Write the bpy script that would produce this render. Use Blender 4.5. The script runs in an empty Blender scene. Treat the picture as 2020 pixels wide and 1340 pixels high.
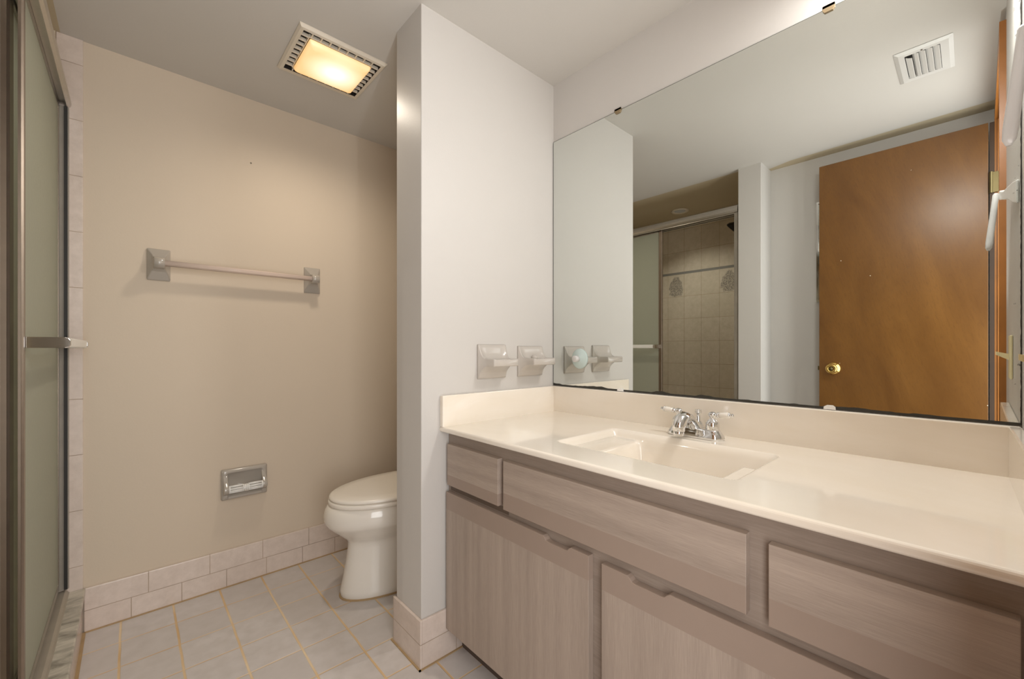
import bpy, bmesh, math, random
from mathutils import Vector, Matrix
random.seed(4)
sc = bpy.context.scene
col = sc.collection

# ------------------------------------------------------------------ camera
H = 2.13                                   # ceiling height
A, B, B2, C, PX, E = 1.2917, 1.2118, 1.385, 2.2042, .6735, -.0725
cam_d = bpy.data.cameras.new('camera')
cam = bpy.data.objects.new('camera', cam_d)
col.objects.link(cam)
cam.location = (0, 0, 1.0221)
cam.rotation_euler = (math.radians(90), 0, -math.radians(43.605))
cam_d.sensor_width = 36
cam_d.lens = 36 * 825.87 / 2020
cam_d.shift_x = -35.36 / 2020
cam_d.shift_y = 17.92 / 2020
cam_d.clip_start = .005
sc.camera = cam

# ------------------------------------------------------------------ world, light, exposure
w = bpy.data.worlds.new('world'); sc.world = w; w.use_nodes = True
w.node_tree.nodes['Background'].inputs[0].default_value = (.93, .96, 1, 1)
w.node_tree.nodes['Background'].inputs[1].default_value = .6

def area_light(name, loc, target, sx, sy, power, colr):
    d = bpy.data.lights.new(name, 'AREA'); d.shape = 'RECTANGLE'; d.size = sx; d.size_y = sy
    d.energy = power; d.color = colr
    o = bpy.data.objects.new(name, d); col.objects.link(o); o.location = loc
    o.rotation_euler = (Vector(target) - Vector(loc)).to_track_quat('-Z', 'Y').to_euler()
    return o
# daylight of the bedroom behind the photographer, coming in through the open doorway
area_light('doorway_daylight', (.12, -.205, 1.10), (.16, 1.2, 1.08), .62, 1.75, 14.5, (1, .985, .965))
# the light bar on the mirror wall, above the mirror and just past the right edge of the picture
area_light('vanity_light_bar', (1.18, .04, 2.0), (.62, .34, .76), .22, .09, 6.6, (1, .975, .94))
# the photographer's flash, bounced off the ceiling
d = bpy.data.lights.new('bounce_flash', 'SPOT'); d.energy = 14; d.spot_size = math.radians(130); d.spot_blend = 1
d.shadow_soft_size = 0; d.color = (1, .985, .965)
o = bpy.data.objects.new('bounce_flash', d); col.objects.link(o); o.location = (.38, .06, .98)
o.rotation_euler = (Vector((.66, .52, 2.13)) - Vector(o.location)).to_track_quat('-Z', 'Y').to_euler()

vs = sc.view_settings
vs.view_transform = 'Standard'; vs.look = 'None'; vs.gamma = 1; vs.use_curve_mapping = False
vs.exposure = 0.20
cy = sc.cycles
cy.use_denoising = True
cy.max_bounces = 14; cy.diffuse_bounces = 6; cy.glossy_bounces = 6; cy.transmission_bounces = 10; cy.transparent_max_bounces = 12
cy.sample_clamp_indirect = 6
cy.caustics_refractive = False

# ------------------------------------------------------------------ material helpers
def lin(r, g, b):
    f = lambda c: (c / 255) / 12.92 if c / 255 <= .04045 else ((c / 255 + .055) / 1.055) ** 2.4
    return (f(r), f(g), f(b), 1)

class NT:
    """small node-tree writer"""
    def __init__(s, name):
        s.m = bpy.data.materials.new(name); s.m.use_nodes = True
        s.t = s.m.node_tree; s.p = s.t.nodes['Principled BSDF']
        s._c = None
    def n(s, kind, **kw):
        x = s.t.nodes.new(kind)
        for k, v in kw.items(): setattr(x, k, v)
        return x
    def l(s, a, b): s.t.links.new(a, b)
    def coord(s):
        if s._c is None: s._c = s.n('ShaderNodeTexCoord').outputs['Object']
        return s._c
    def sep(s):
        x = s.n('ShaderNodeSeparateXYZ'); s.l(s.coord(), x.inputs[0]); return x.outputs
    def put(s, sock, v):
        if hasattr(v, 'is_output') or isinstance(v, bpy.types.NodeSocket): s.l(v, sock)
        else: sock.default_value = v
    def math(s, op, a, b=0.0, c=None):
        x = s.n('ShaderNodeMath', operation=op); s.put(x.inputs[0], a); s.put(x.inputs[1], b)
        if c is not None: s.put(x.inputs[2], c)
        return x.outputs[0]
    def ramp(s, v, lo, hi, a=0., b=1.):
        x = s.n('ShaderNodeMapRange'); x.clamp = True
        s.put(x.inputs[0], v); x.inputs[1].default_value = lo; x.inputs[2].default_value = hi
        x.inputs[3].default_value = a; x.inputs[4].default_value = b
        return x.outputs[0]
    def mix(s, f, a, b):
        x = s.n('ShaderNodeMix', data_type='RGBA'); s.put(x.inputs[0], f); s.put(x.inputs[6], a); s.put(x.inputs[7], b)
        return x.outputs[2]
    def noise(s, scale=5., detail=3., vec=None, stretch=None, rough=.5, dist=0.):
        v = vec or s.coord()
        if stretch:
            mp = s.n('ShaderNodeMapping'); mp.inputs['Scale'].default_value = stretch; s.l(v, mp.inputs[0]); v = mp.outputs[0]
        x = s.n('ShaderNodeTexNoise'); s.l(v, x.inputs['Vector'])
        x.inputs['Scale'].default_value = scale; x.inputs['Detail'].default_value = detail
        x.inputs['Roughness'].default_value = rough; x.inputs['Distortion'].default_value = dist
        return x.outputs['Fac']
    def joint(s, u, period, off, width):
        """1 on the grout lines of a run of tiles along u"""
        dd = s.math('PINGPONG', s.math('SUBTRACT', u, off), period / 2)
        return s.ramp(dd, width * .35, width * .65, 1, 0)
    def cell(s, *us):
        x = s.n('ShaderNodeCombineXYZ')
        for i, (u, period, off) in enumerate(us):
            s.l(s.math('FLOOR', s.math('DIVIDE', s.math('SUBTRACT', u, off), period)), x.inputs[i])
        wn = s.n('ShaderNodeTexWhiteNoise'); s.l(x.outputs[0], wn.inputs['Vector'])
        return wn.outputs['Value']
    def bump(s, hgt, strength=.2, dist=.002):
        x = s.n('ShaderNodeBump'); x.inputs['Strength'].default_value = strength; x.inputs['Distance'].default_value = dist
        s.l(hgt, x.inputs['Height']); s.l(x.outputs[0], s.p.inputs['Normal'])
    def set(s, **kw):
        for k, v in kw.items(): s.put(s.p.inputs[k.replace('_', ' ')], v)
        return s

def paint(name, rgb, rough=.45, bump=.12, var=.03, scale=160):
    m = NT(name); c = lin(*rgb)
    d = lin(*[max(0, v * (1 - var)) for v in rgb])
    m.set(Base_Color=m.mix(m.noise(2.2, 4), d, c), Roughness=rough)
    m.bump(m.noise(scale, 2), bump, .0015)
    m.p.inputs['Specular IOR Level'].default_value = .13
    return m.m
def plain(name, rgb, rough=.4, metal=0., coat=0., var=.04, scale=18., bump=0., **kw):
    m = NT(name); c = lin(*rgb); d = lin(*[v * (1 - var) for v in rgb])
    m.set(Base_Color=m.mix(m.noise(scale, 3), d, c), Roughness=rough, Metallic=metal)
    m.p.inputs['Coat Weight'].default_value = coat
    for k, v in kw.items(): m.p.inputs[k.replace('_', ' ')].default_value = v
    if bump: m.bump(m.noise(220, 2), bump, .001)
    return m.m

M = {}
M['wall_white'] = paint('white_wall_paint', (207, 203, 198), .42)
M['wall_cream'] = paint('cream_wall_paint', (212, 197, 178), .5)
M['ceiling_white'] = paint('white_ceiling_paint', (208, 204, 198), .5)
M['ceiling_shaded'] = paint('shade_toned_ceiling_paint', (196, 182, 155), .5)  # ceiling paint darkened in colour for the shade over shower and door recess
M['hall'] = paint('hall_paint', (215, 210, 202), .6)

def floor_mat():
    m = NT('grey_floor_tile'); o = m.sep()
    x, y = o[0], o[1]
    wob = m.math('MULTIPLY', m.math('SUBTRACT', m.noise(9, 2), .5), .004)
    xx, yy = m.math('ADD', x, wob), m.math('ADD', y, wob)
    px, ox, py, oy = .1500, -.0285, .1583, 2.0385
    jx = m.joint(xx, px, ox, .0066); jy = m.joint(yy, py, oy, .0046)
    j = m.math('MAXIMUM', jx, jy)
    r = m.cell((xx, px, ox), (yy, py, oy))
    ta = m.mix(r, lin(201, 194, 190), lin(210, 204, 201))
    ta = m.mix(m.ramp(m.noise(22, 5), .35, .75), ta, lin(195, 188, 183))
    ga = m.mix(m.ramp(m.noise(4, 3), .35, .65), lin(228, 206, 172), lin(210, 176, 130))
    m.set(Base_Color=m.mix(j, ta, ga), Roughness=m.ramp(j, 0, 1, .36, .9))
    m.bump(m.math('ADD', m.math('MULTIPLY', j, -1.), m.math('MULTIPLY', m.noise(60, 3), .12)), .5, .002)
    return m.m
M['floor'] = floor_mat()

def tile_mat(name, axis, pu, ou, pz, oz, tile=((218, 203, 192), (225, 211, 201)), grout=(178, 158, 138), wj=.0022, rough=.22, upper=None, decor=None, stripe=None):
    """glazed wall tile; axis = horizontal object axis (0 x, 1 y); upper = (z, period, offset) of a different top row"""
    m = NT(name); o = m.sep(); u, z = o[axis], o[2]
    ju = m.joint(u, pu, ou, wj)
    if upper:
        zt, p2, o2 = upper
        j2 = m.joint(u, p2, o2, wj)
        f = m.math('GREATER_THAN', z, zt)
        ju = m.math('ADD', m.math('MULTIPLY', f, j2), m.math('MULTIPLY', m.math('SUBTRACT', 1., f), ju))
    j = m.math('MAXIMUM', ju, m.joint(z, pz, oz, wj))
    r = m.cell((u, pu, ou), (z, pz, oz))
    tc = m.mix(r, lin(*tile[0]), lin(*tile[1]))
    tc = m.mix(m.ramp(m.noise(26, 5, rough=.7), .3, .75), tc, lin(*[v - 13 for v in tile[0]]))
    c = m.mix(j, tc, m.mix(m.ramp(m.noise(6, 2), .4, .7), lin(*grout), lin(*[v * .82 for v in grout])))
    if stripe:
        z0, z1 = stripe
        f = m.math('MULTIPLY', m.math('GREATER_THAN', z, z0), m.math('LESS_THAN', z, z1))
        c = m.mix(f, c, lin(140, 137, 130))
    if decor:
        for (u0, u1, z0, z1) in decor:
            # a loose flower bouquet glazed on the tile: broken sprigs inside an egg-shaped outline
            du = m.math('DIVIDE', m.math('SUBTRACT', u, (u0 + u1) / 2), (u1 - u0) * .42)
            dz = m.math('DIVIDE', m.math('SUBTRACT', z, (z0 + z1) / 2 - .004), (z1 - z0) * .47)
            du = m.math('MULTIPLY', du, m.math('ADD', 1., m.math('MULTIPLY', dz, .45)))
            rr = m.math('ADD', m.math('MULTIPLY', du, du), m.math('MULTIPLY', dz, dz))
            rr = m.math('ADD', rr, m.math('MULTIPLY', m.math('SUBTRACT', m.noise(30, 2), .5), 1.1))
            v = m.n('ShaderNodeTexVoronoi', feature='DISTANCE_TO_EDGE'); v.inputs['Scale'].default_value = 115
            m.l(m.coord(), v.inputs['Vector'])
            sprig = m.ramp(v.outputs['Distance'], .05, .2, 1, 0)
            sprig = m.math('MAXIMUM', sprig, m.ramp(m.noise(120, 2), .52, .6))
            f = m.math('MULTIPLY', sprig, m.ramp(rr, .75, 1., .8, 0))
            c = m.mix(f, c, lin(112, 108, 102))
    m.set(Base_Color=c, Roughness=m.ramp(j, 0, 1, rough, .8))
    m.bump(m.math('ADD', m.math('MULTIPLY', j, -1.), m.math('MULTIPLY', m.noise(40, 3), .25)), .35, .0015)
    return m.m
M['base_back'] = tile_mat('baseboard_tile_back', 0, .1477, .0003, .082, -.004, upper=(.078, .19, .0487))
M['base_y'] = tile_mat('baseboard_tile_side', 1, .19, 1.2, .082, -.004)
M['base_x'] = tile_mat('baseboard_tile_front', 0, .19, .8, .082, -.004)
M['tile_strip'] = tile_mat('jamb_tile', 0, .5, -.30, .1993, .2432)
ST = (1.700, 1.722)
M['shower_long'] = tile_mat('shower_tile_long', 1, .1575, 1.945, .2032, .0752, ((216, 203, 182), (222, 209, 190)), (176, 152, 120), stripe=ST,
                            decor=[(1.7875, 1.945, 1.497, 1.700), (1.315, 1.4725, 1.497, 1.700)])
M['shower_end'] = tile_mat('shower_tile_end', 0, .1575, -.19, .2032, .0752, ((216, 203, 182), (222, 209, 190)), (176, 152, 120), stripe=ST)

def marble():
    m = NT('grey_marble')
    v = m.noise(16, 6, stretch=(.5, 1.5, 1.), rough=.62, dist=.7)
    c = m.mix(m.ramp(v, .34, .58), lin(134, 128, 116), lin(202, 195, 181))
    m.set(Base_Color=c, Roughness=.3); return m.m
M['marble'] = marble()

def cultured():
    m = NT('cream_cultured_marble')
    v = m.noise(3.2, 5, stretch=(1., .5, 2.), rough=.6, dist=1.2)
    c = m.mix(m.ramp(v, .3, .7), lin(238, 228, 212), lin(244, 236, 224))
    m.set(Base_Color=c, Roughness=.16); m.p.inputs['Coat Weight'].default_value = .6; m.p.inputs['Coat Roughness'].default_value = .05
    return m.m
M['cultured'] = cultured()

def laminate(name, vertical, dark=1.):
    m = NT(name)
    st = (75., 75., 2.5) if vertical else (75., 2.5, 75.)
    fine = m.noise(7, 4, stretch=st, rough=.7)
    st2 = (14., 14., .5) if vertical else (14., .5, 14.)
    broad = m.noise(2.2, 3, stretch=st2)
    f = m.math('ADD', m.math('MULTIPLY', fine, .6), m.math('MULTIPLY', broad, .55))
    c = m.mix(m.ramp(f, .34, .80), lin(*[v * dark for v in (148, 133, 121)]), lin(*[v * dark for v in (181, 165, 152)]))
    m.set(Base_Color=c, Roughness=.48); m.bump(fine, .08, .001)
    return m.m
M['lam_v'] = laminate('grey_oak_laminate_upright', True)
M['lam_h'] = laminate('grey_oak_laminate_level', False)
M['lam_frame'] = laminate('grey_oak_laminate_frame', False, .9)
M['taupe'] = plain('plain_taupe_laminate', (158, 140, 127), .42, var=.03, bump=.05)
M['taupe_dark'] = plain('dark_taupe_shadow', (108, 92, 80), .5)
M['toe'] = plain('toe_kick_board', (92, 78, 68), .7)

def door_wood():
    m = NT('stained_door_veneer')
    tc = m.n('ShaderNodeMapping'); tc.inputs['Rotation'].default_value = (math.radians(14), 0, 0); m.l(m.coord(), tc.inputs[0])
    fl = m.noise(2.6, 5, vec=tc.outputs[0], stretch=(1., 2.2, .6), rough=.62, dist=.6)
    fi = m.noise(80, 4, vec=tc.outputs[0], stretch=(1., 1.7, .36), rough=.75)
    c = m.mix(m.ramp(fl, .3, .72), lin(98, 63, 25), lin(122, 83, 37))
    c = m.mix(m.ramp(fi, .50, .78, 0, .55), c, lin(84, 50, 19))
    sp = m.n('ShaderNodeTexVoronoi'); sp.inputs['Scale'].default_value = 16; m.l(m.coord(), sp.inputs['Vector'])
    c = m.mix(m.math('MULTIPLY', m.math('LESS_THAN', sp.outputs['Distance'], .035), m.math('GREATER_THAN', m.noise(9, 0), .6)), c, lin(232, 228, 216))
    m.set(Base_Color=c, Roughness=.3); m.bump(fi, .04, .001); return m.m
M['door'] = door_wood()
M['casing'] = plain('stained_casing_wood', (176, 112, 48), .35, var=.25, scale=9)
M['jamb'] = plain('dark_jamb_wood_and_gap', (62, 40, 20), .6, var=.25, scale=9)  # door stop wood, and the painted dark of the hinge gap
M['ceramic_grey'] = plain('grey_glazed_ceramic', (176, 168, 158), .15, coat=.5, var=.02)
M['ceramic_pale'] = plain('pale_grey_glazed_ceramic', (196, 189, 181), .24, coat=.3, var=.02)
M['porcelain'] = plain('white_toilet_porcelain', (236, 230, 220), .12, coat=.5, var=.01)
M['seat'] = plain('white_seat_plastic', (240, 233, 222), .25, var=.01)
M['chrome'] = plain('polished_chrome', (226, 226, 226), .06, metal=1., var=.01)
M['alu'] = plain('brushed_aluminium', (205, 200, 192), .3, metal=1., var=.06, scale=40)
M['alu_dull'] = plain('dull_anodised_aluminium', (158, 144, 130), .36, metal=1., var=.1, scale=30)
M['jamb_metal'] = plain('weathered_jamb_metal', (168, 160, 148), .6, metal=.2, var=.15)
M['sill_metal'] = plain('brushed_sill_aluminium', (186, 178, 165), .5, metal=.5, var=.1)
M['rubber'] = plain('black_rubber_seal', (40, 38, 36), .6)
M['brass'] = plain('polished_brass', (226, 190, 112), .14, metal=1., var=.03)
M['brass_old'] = plain('aged_brass', (122, 110, 78), .38, metal=1., var=.12)
M['bronze_clip'] = plain('bronze_clip_metal', (150, 131, 102), .5, metal=.4)
M['plastic_white'] = plain('white_plastic', (246, 245, 242), .3, var=.01)
M['plastic_cream'] = plain('cream_plastic', (226, 212, 170), .35, var=.02)
M['almond'] = plain('almond_painted_metal', (224, 214, 197), .4, var=.02)
M['black_hole'] = plain('dark_opening_shade', (34, 28, 24), .7)  # black stands for the shade inside openings modelled too shallow
M['dark_head'] = plain('dark_bronze_shower_metal', (50, 46, 42), .3, metal=.6)
M['grout_bead'] = plain('aged_caulk', (190, 160, 118), .7, var=.2)
M['white_metal'] = plain('white_enamelled_metal', (212, 210, 206), .35, var=.01)
M['hot_dot'] = plain('screw_metal', (120, 112, 100), .4, metal=1.)

def mirror_mat():
    m = NT('old_mirror_silvering'); o = m.sep()
    # silvering eaten away along the bottom edge, dark and uneven; local z from the mirror's lower edge
    edge = m.math('ADD', .0052, m.math('MULTIPLY', m.ramp(m.noise(6, 3, stretch=(1., 1., .02)), .5, .75), .012))
    f = m.math('LESS_THAN', o[2], edge)
    sp = m.math('MULTIPLY', m.math('GREATER_THAN', m.noise(70, 2), .67), m.ramp(m.math('ABSOLUTE', o[1]), .0, .012, 1, 0))
    end = m.math('LESS_THAN', m.math('ADD', o[1], m.math('MULTIPLY', m.noise(45, 2), .003)), .0028)
    f = m.math('MAXIMUM', m.math('MAXIMUM', f, sp), end)
    m.set(Base_Color=m.mix(f, (.765, .79, .765, 1), lin(52, 50, 44)), Metallic=m.ramp(f, 0, 1, 1, 0), Roughness=m.ramp(f, 0, 1, .0, .5))
    return m.m
M['mirror'] = mirror_mat()
M['mirror_edge'] = plain('mirror_glass_edge', (70, 78, 72), .2)

def pebbled_glass():
    m = NT('obscure_shower_glass')
    n1 = m.noise(150, 2, stretch=(1., 1., .55))
    m.set(Base_Color=(.80, .83, .74, 1), Roughness=.28, IOR=1.3)
    m.p.inputs['Transmission Weight'].default_value = .85
    m.bump(n1, .6, .003)
    # the pebbled face scatters part of the light straight through
    tr = m.n('ShaderNodeBsdfTranslucent'); tr.inputs[0].default_value = (.88, .88, .80, 1)
    df = m.n('ShaderNodeBsdfDiffuse'); df.inputs[0].default_value = lin(222, 224, 206)
    m0 = m.n('ShaderNodeMixShader'); m0.inputs[0].default_value = .5; m.l(tr.outputs[0], m0.inputs[1]); m.l(df.outputs[0], m0.inputs[2]); tr = m0
    mx = m.n('ShaderNodeMixShader'); mx.inputs[0].default_value = .68
    out = m.t.nodes['Material Output']
    m.l(m.p.outputs[0], mx.inputs[1]); m.l(tr.outputs[0], mx.inputs[2]); m.l(mx.outputs[0], out.inputs[0])
    return m.m
M['obscure'] = pebbled_glass()
M['acrylic'] = plain('clear_pinkish_acrylic', (236, 216, 203), .1, var=.01, Transmission_Weight=.3, IOR=1.2)
M['frost_white'] = plain('translucent_white_plastic', (236, 234, 232), .3, var=.01, Transmission_Weight=.25)
M['aqua'] = plain('translucent_aqua_vinyl', (226, 243, 240), .15, var=.02, Transmission_Weight=.25, IOR=1.15)

# ------------------------------------------------------------------ mesh helpers
def link(name, me, mat, parent=None):
    o = bpy.data.objects.new(name, me); col.objects.link(o)
    if mat is not None: me.materials.append(mat)
    if parent is not None: o.parent = parent
    return o
def wl(o):
    v = Vector((0, 0, 0))
    while o is not None: v += o.location; o = o.parent
    return v
def from_bm(name, bm, mat, parent=None, smooth=False, origin=None):
    """bm holds world coordinates; the object is placed at origin (or at its parent's)"""
    base = wl(parent) if parent is not None else Vector((0, 0, 0))
    org = Vector(origin) if origin is not None else base
    for v in bm.verts: v.co -= org
    bmesh.ops.recalc_face_normals(bm, faces=bm.faces)
    me = bpy.data.meshes.new(name); bm.to_mesh(me); bm.free()
    if smooth:
        for p in me.polygons: p.use_smooth = True
    o = link(name, me, mat, parent); o.location = org - base
    return o
def bevel(bm, wdt, seg=2, ang=30, edges=None):
    es = edges or [e for e in bm.edges if len(e.link_faces) == 2 and e.calc_face_angle(0) > math.radians(ang)]
    if es: bmesh.ops.bevel(bm, geom=es, offset=wdt, segments=seg, profile=.5, affect='EDGES', clamp_overlap=True)
def add_box(bm, x0, x1, y0, y1, z0, z1, f=None):
    vs_ = [bm.verts.new(f(x, y, z) if f else (x, y, z)) for x in (x0, x1) for y in (y0, y1) for z in (z0, z1)]
    for q in ((0, 1, 3, 2), (4, 6, 7, 5), (0, 4, 5, 1), (2, 3, 7, 6), (0, 2, 6, 4), (1, 5, 7, 3)):
        bm.faces.new([vs_[i] for i in q])
    return vs_
def box(name, x0, x1, y0, y1, z0, z1, mat, parent=None, bev=0, seg=2, f=None, smooth=False, origin=None):
    bm = bmesh.new(); add_box(bm, x0, x1, y0, y1, z0, z1, f)
    if bev: bmesh.ops.recalc_face_normals(bm, faces=bm.faces); bevel(bm, bev, seg)
    return from_bm(name, bm, mat, parent, smooth, origin)
def prism(bm, pts, axis, a, b):
    """extrude a closed outline between a and b along axis (0 x, 1 y, 2 z); pts are the other two coordinates in order"""
    def P(p, t):
        q = list(p); q.insert(axis, t); return q
    v0 = [bm.verts.new(P(p, a)) for p in pts]; v1 = [bm.verts.new(P(p, b)) for p in pts]
    n = len(pts)
    for i in range(n): bm.faces.new((v0[i], v0[(i + 1) % n], v1[(i + 1) % n], v1[i]))
    bm.faces.new(v0); bm.faces.new(list(reversed(v1)))
def loft(bm, rings, cap=True):
    vv = [[bm.verts.new(p) for p in r] for r in rings]
    n = len(rings[0])
    for a, b in zip(vv, vv[1:]):
        for i in range(n): bm.faces.new((a[i], a[(i + 1) % n], b[(i + 1) % n], b[i]))
    if cap: bm.faces.new(vv[0]); bm.faces.new(list(reversed(vv[-1])))
def lathe(bm, prof, center, axis=2, seg=32):
    """prof: (radius, height) pairs along axis"""
    rings = []
    for r, h in prof:
        ring = []
        for k in range(seg):
            a = 2 * math.pi * k / seg; q = [math.cos(a) * r, math.sin(a) * r]; q.insert(axis, h)
            ring.append([c + t for c, t in zip(center, q)])
        rings.append(ring)
    loft(bm, rings)
def tube(bm, path, rad, seg=16):
    """round tube along a path; rad is a number or one per point"""
    pts = [Vector(p) for p in path]
    rad = rad if isinstance(rad, (list, tuple)) else [rad] * len(pts)
    rings = []; up = None
    for i, p in enumerate(pts):
        t = (pts[min(i + 1, len(pts) - 1)] - pts[max(i - 1, 0)]).normalized()
        if up is None:
            up = Vector((0, 0, 1)) if abs(t.z) < .9 else Vector((1, 0, 0))
        s = t.cross(up).normalized(); up = s.cross(t).normalized()
        rings.append([p + (s * math.cos(2 * math.pi * k / seg) + up * math.sin(2 * math.pi * k / seg)) * rad[i] for k in range(seg)])
    loft(bm, rings)
def thing(name, label, cat, loc, group=None):
    o = bpy.data.objects.new(name, None); col.objects.link(o); o.location = loc; o.empty_display_size = .05
    o['label'] = label; o['category'] = cat
    if group: o['group'] = group
    return o
def struct(o, label=None):
    o['kind'] = 'structure'
    if label: o['label'] = label
    return o
def tag(o, label, cat, group=None):
    o['label'] = label; o['category'] = cat
    if group: o['group'] = group
    return o

# the end wall with the doorway stands a touch out of square
def ew(x, d, z): return (x, E - .0134 * (A - x) + d, z)

# ------------------------------------------------------------------ room shell
struct(box('floor', -1.2, A + .1, -.9, C + .1, -.1, 0, M['floor']))
SX = -.1395                                   # plane of the shower opening
# ceiling over the room; beside the door recess a darker flush strip paints in the shade
SC = -.180
bm = bmesh.new()
pts = [(A + .1, -.30), (A + .1, C + .1), (SC, C + .1), (SC, .854), (-.279, .854), (-.262, .80), (-.2387, .728), (-.211, -.0606), (-.2, -.30)]
prism(bm, pts, 2, H, H + .03)
struct(from_bm('ceiling', bm, M['ceiling_white']))
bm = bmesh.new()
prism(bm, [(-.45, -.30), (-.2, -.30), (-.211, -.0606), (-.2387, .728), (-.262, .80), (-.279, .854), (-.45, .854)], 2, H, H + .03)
struct(from_bm('ceiling', bm, M['ceiling_shaded']))  # shade behind the open door, put into the colour
struct(box('ceiling', -1.2, SC, .854, C + .1, H, H + .03, M['ceiling_shaded']))  # dimness inside the shower, put into the ceiling colour
struct(box('wall_right', A, A + .1, -.35, C + .1, 0, H + .1, M['wall_white']))
struct(box('wall_back', -1.2, A + .05, C, C + .1, 0, H + .1, M['wall_cream']))
struct(box('wall_partition', PX, A + .02, B, B2, 0, H + .02, M['wall_white'], bev=.003))
struct(box('wall_recess', -.45, -.315, -.35, .90, 0, H + .1, M['wall_white']))
struct(box('wall_shower_end', -1.2, SX, .854, .985, 0, H + .02, M['wall_white'], bev=.003))
struct(box('wall_shower_long', -1.2, -1.075, .86, C + .05, 0, H + .1, M['wall_white']))
bm = bmesh.new(); add_box(bm, .44, A + .05, 0, -.115, 0, H + .1, ew)
struct(from_bm('wall_end', bm, M['wall_white']))
bm = bmesh.new(); add_box(bm, -.45, -.215, 0, -.115, 0, H + .1, ew)
struct(from_bm('wall_end', bm, M['wall_white']))
bm = bmesh.new(); add_box(bm, -.215, .44, 0, -.115, 2.045, H + .1, ew)
struct(from_bm('wall_end', bm, M['wall_white']))
# tiled skins of the shower
struct(box('trim_1', -1.075, -1.065, .985, C, .03, H, M['shower_long']), 'beige tiled long wall inside the shower')
struct(box('trim_2', -1.065, -.19, .985, .993, .03, H, M['shower_end']), 'beige tiled end wall inside the shower')
struct(box('trim_3', -1.065, -.19, C - .008, C, .03, H, M['shower_end']), 'beige tiled far end wall inside the shower')
struct(box('trim_4', -.19, -.125, C - .008, C, .156, H, M['tile_strip'], bev=.002), 'pale pink tile strip beside the shower frame')
# baseboards
struct(box('baseboard_back', -.123, A, C - .012, C, 0, .158, M['base_back'], bev=.003))
struct(box('baseboard_partition', PX - .009, PX, B - .010, B2 + .009, 0, .154, M['base_y'], bev=.002), 'pink tile baseboard at the partition end')
struct(box('baseboard_partition', PX - .0005, .86, B - .010, B, 0, .154, M['base_x'], bev=.002), 'pink tile baseboard on the partition front')
# shower kerb: tiled riser under a marble sill
struct(box('trim_5', -.20, -.1265, .985, C - .001, 0, .142, M['base_y']), 'tiled riser under the marble shower sill')
struct(box('trim_6', -.235, -.119, .9855, C - .0085, .142, .160, M['marble'], bev=.003), 'grey veined marble sill of the shower')
struct(box('trim_7', -1.07, -.20, .985, C - .008, 0, .035, M['shower_end']), 'shower floor')
# caulk between floor and walls
bm = bmesh.new(); add_box(bm, -.123, A, C - .017, C - .012, 0, .004); add_box(bm, -.1265, -.118, .99, C - .015, 0, .004)
add_box(bm, PX - .015, PX - .009, B - .016, B2 + .015, 0, .003); add_box(bm, PX - .015, .83, B - .016, B - .010, 0, .003)
struct(from_bm('trim_8', bm, M['grout_bead']), 'aged tan caulk along the floor')
# doorway: jambs, head, casing, door leaf
bm = bmesh.new(); add_box(bm, -.215, -.2, .006, -.125, 0, 2.045, ew)
jm = struct(from_bm('trim_9', bm, M['casing']), 'stained wood hinge jamb of the doorway')
bm = bmesh.new(); add_box(bm, -.2, -.188, -.045, -.085, 0, 2.03, ew)
from_bm('door_stop', bm, M['jamb'], jm)
bm = bmesh.new(); add_box(bm, -.236, -.2, .0158, .0305, .01, 2.03, ew)
from_bm('hinge_gap_shade_strip', bm, M['jamb'], jm)  # dark strip filling the hinge gap; the gap's shade is in its colour
bm = bmesh.new(); add_box(bm, .44, .455, .006, -.125, 0, 2.045, ew)
struct(from_bm('trim_10', bm, M['casing']), 'stained wood latch jamb of the doorway')
bm = bmesh.new(); add_box(bm, -.2, .44, .004, -.125, 2.035, 2.05, ew)
struct(from_bm('trim_11', bm, M['casing']), 'stained wood head jamb of the doorway')
bm = bmesh.new(); add_box(bm, .447, .503, 0, .0155, 0, 2.098, ew)
M['casing_face'] = plain('orange_casing_wood', (172, 108, 46), .35, var=.2, scale=9)
struct(from_bm('trim_12', bm, M['casing_face']), 'orange stained door casing beside the light switch')
bm = bmesh.new(); add_box(bm, -.262, .447, 0, .0155, 2.042, 2.098, ew)
struct(from_bm('trim_13', bm, M['casing']), 'orange stained casing over the doorway')
bm = bmesh.new(); add_box(bm, -.262, -.207, 0, .0155, 0, 2.042, ew)
struct(from_bm('trim_14', bm, M['casing']), 'stained door casing behind the open door')
dr = struct(box('door_1', -.235, -.2, -.058, .577, .012, 2.032, M['door'], bev=.0015), 'flush orange brown wood door standing open')
for side in (1,):
    bm = bmesh.new()
    lathe(bm, [(.0335, 0), (.0335, .003), (.029, .008), (.014, .012), (.0125, .032), (.022, .038), (.0265, .047), (.0265, .055), (.022, .061), (.012, .0625), (.012, .0615), (.001, .0615)], (-.2, .512, .914), 0, 36)
    kb = from_bm('door_knob', bm, M['brass'], dr, True)
    bm = bmesh.new(); lathe(bm, [(.0085, 0), (.0085, .002), (.0008, .002)], (-.1388, .512, .914), 0, 20)
    from_bm('lock_button', bm, M['brass_old'], kb, True)
box('latch', -.226, -.209, .577, .585, .903, .925, M['brass_old'], dr)
for z in (.25, 1.762):
    bm = bmesh.new(); add_box(bm, -.2015, -.1985, .021, -.004, z - .045, z + .045, ew)
    lathe(bm, [(.006, -.047), (.006, .047)], ew(-.198, .0265, z), 2, 12)
    from_bm('hinge', bm, M['brass_old'], dr)
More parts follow.
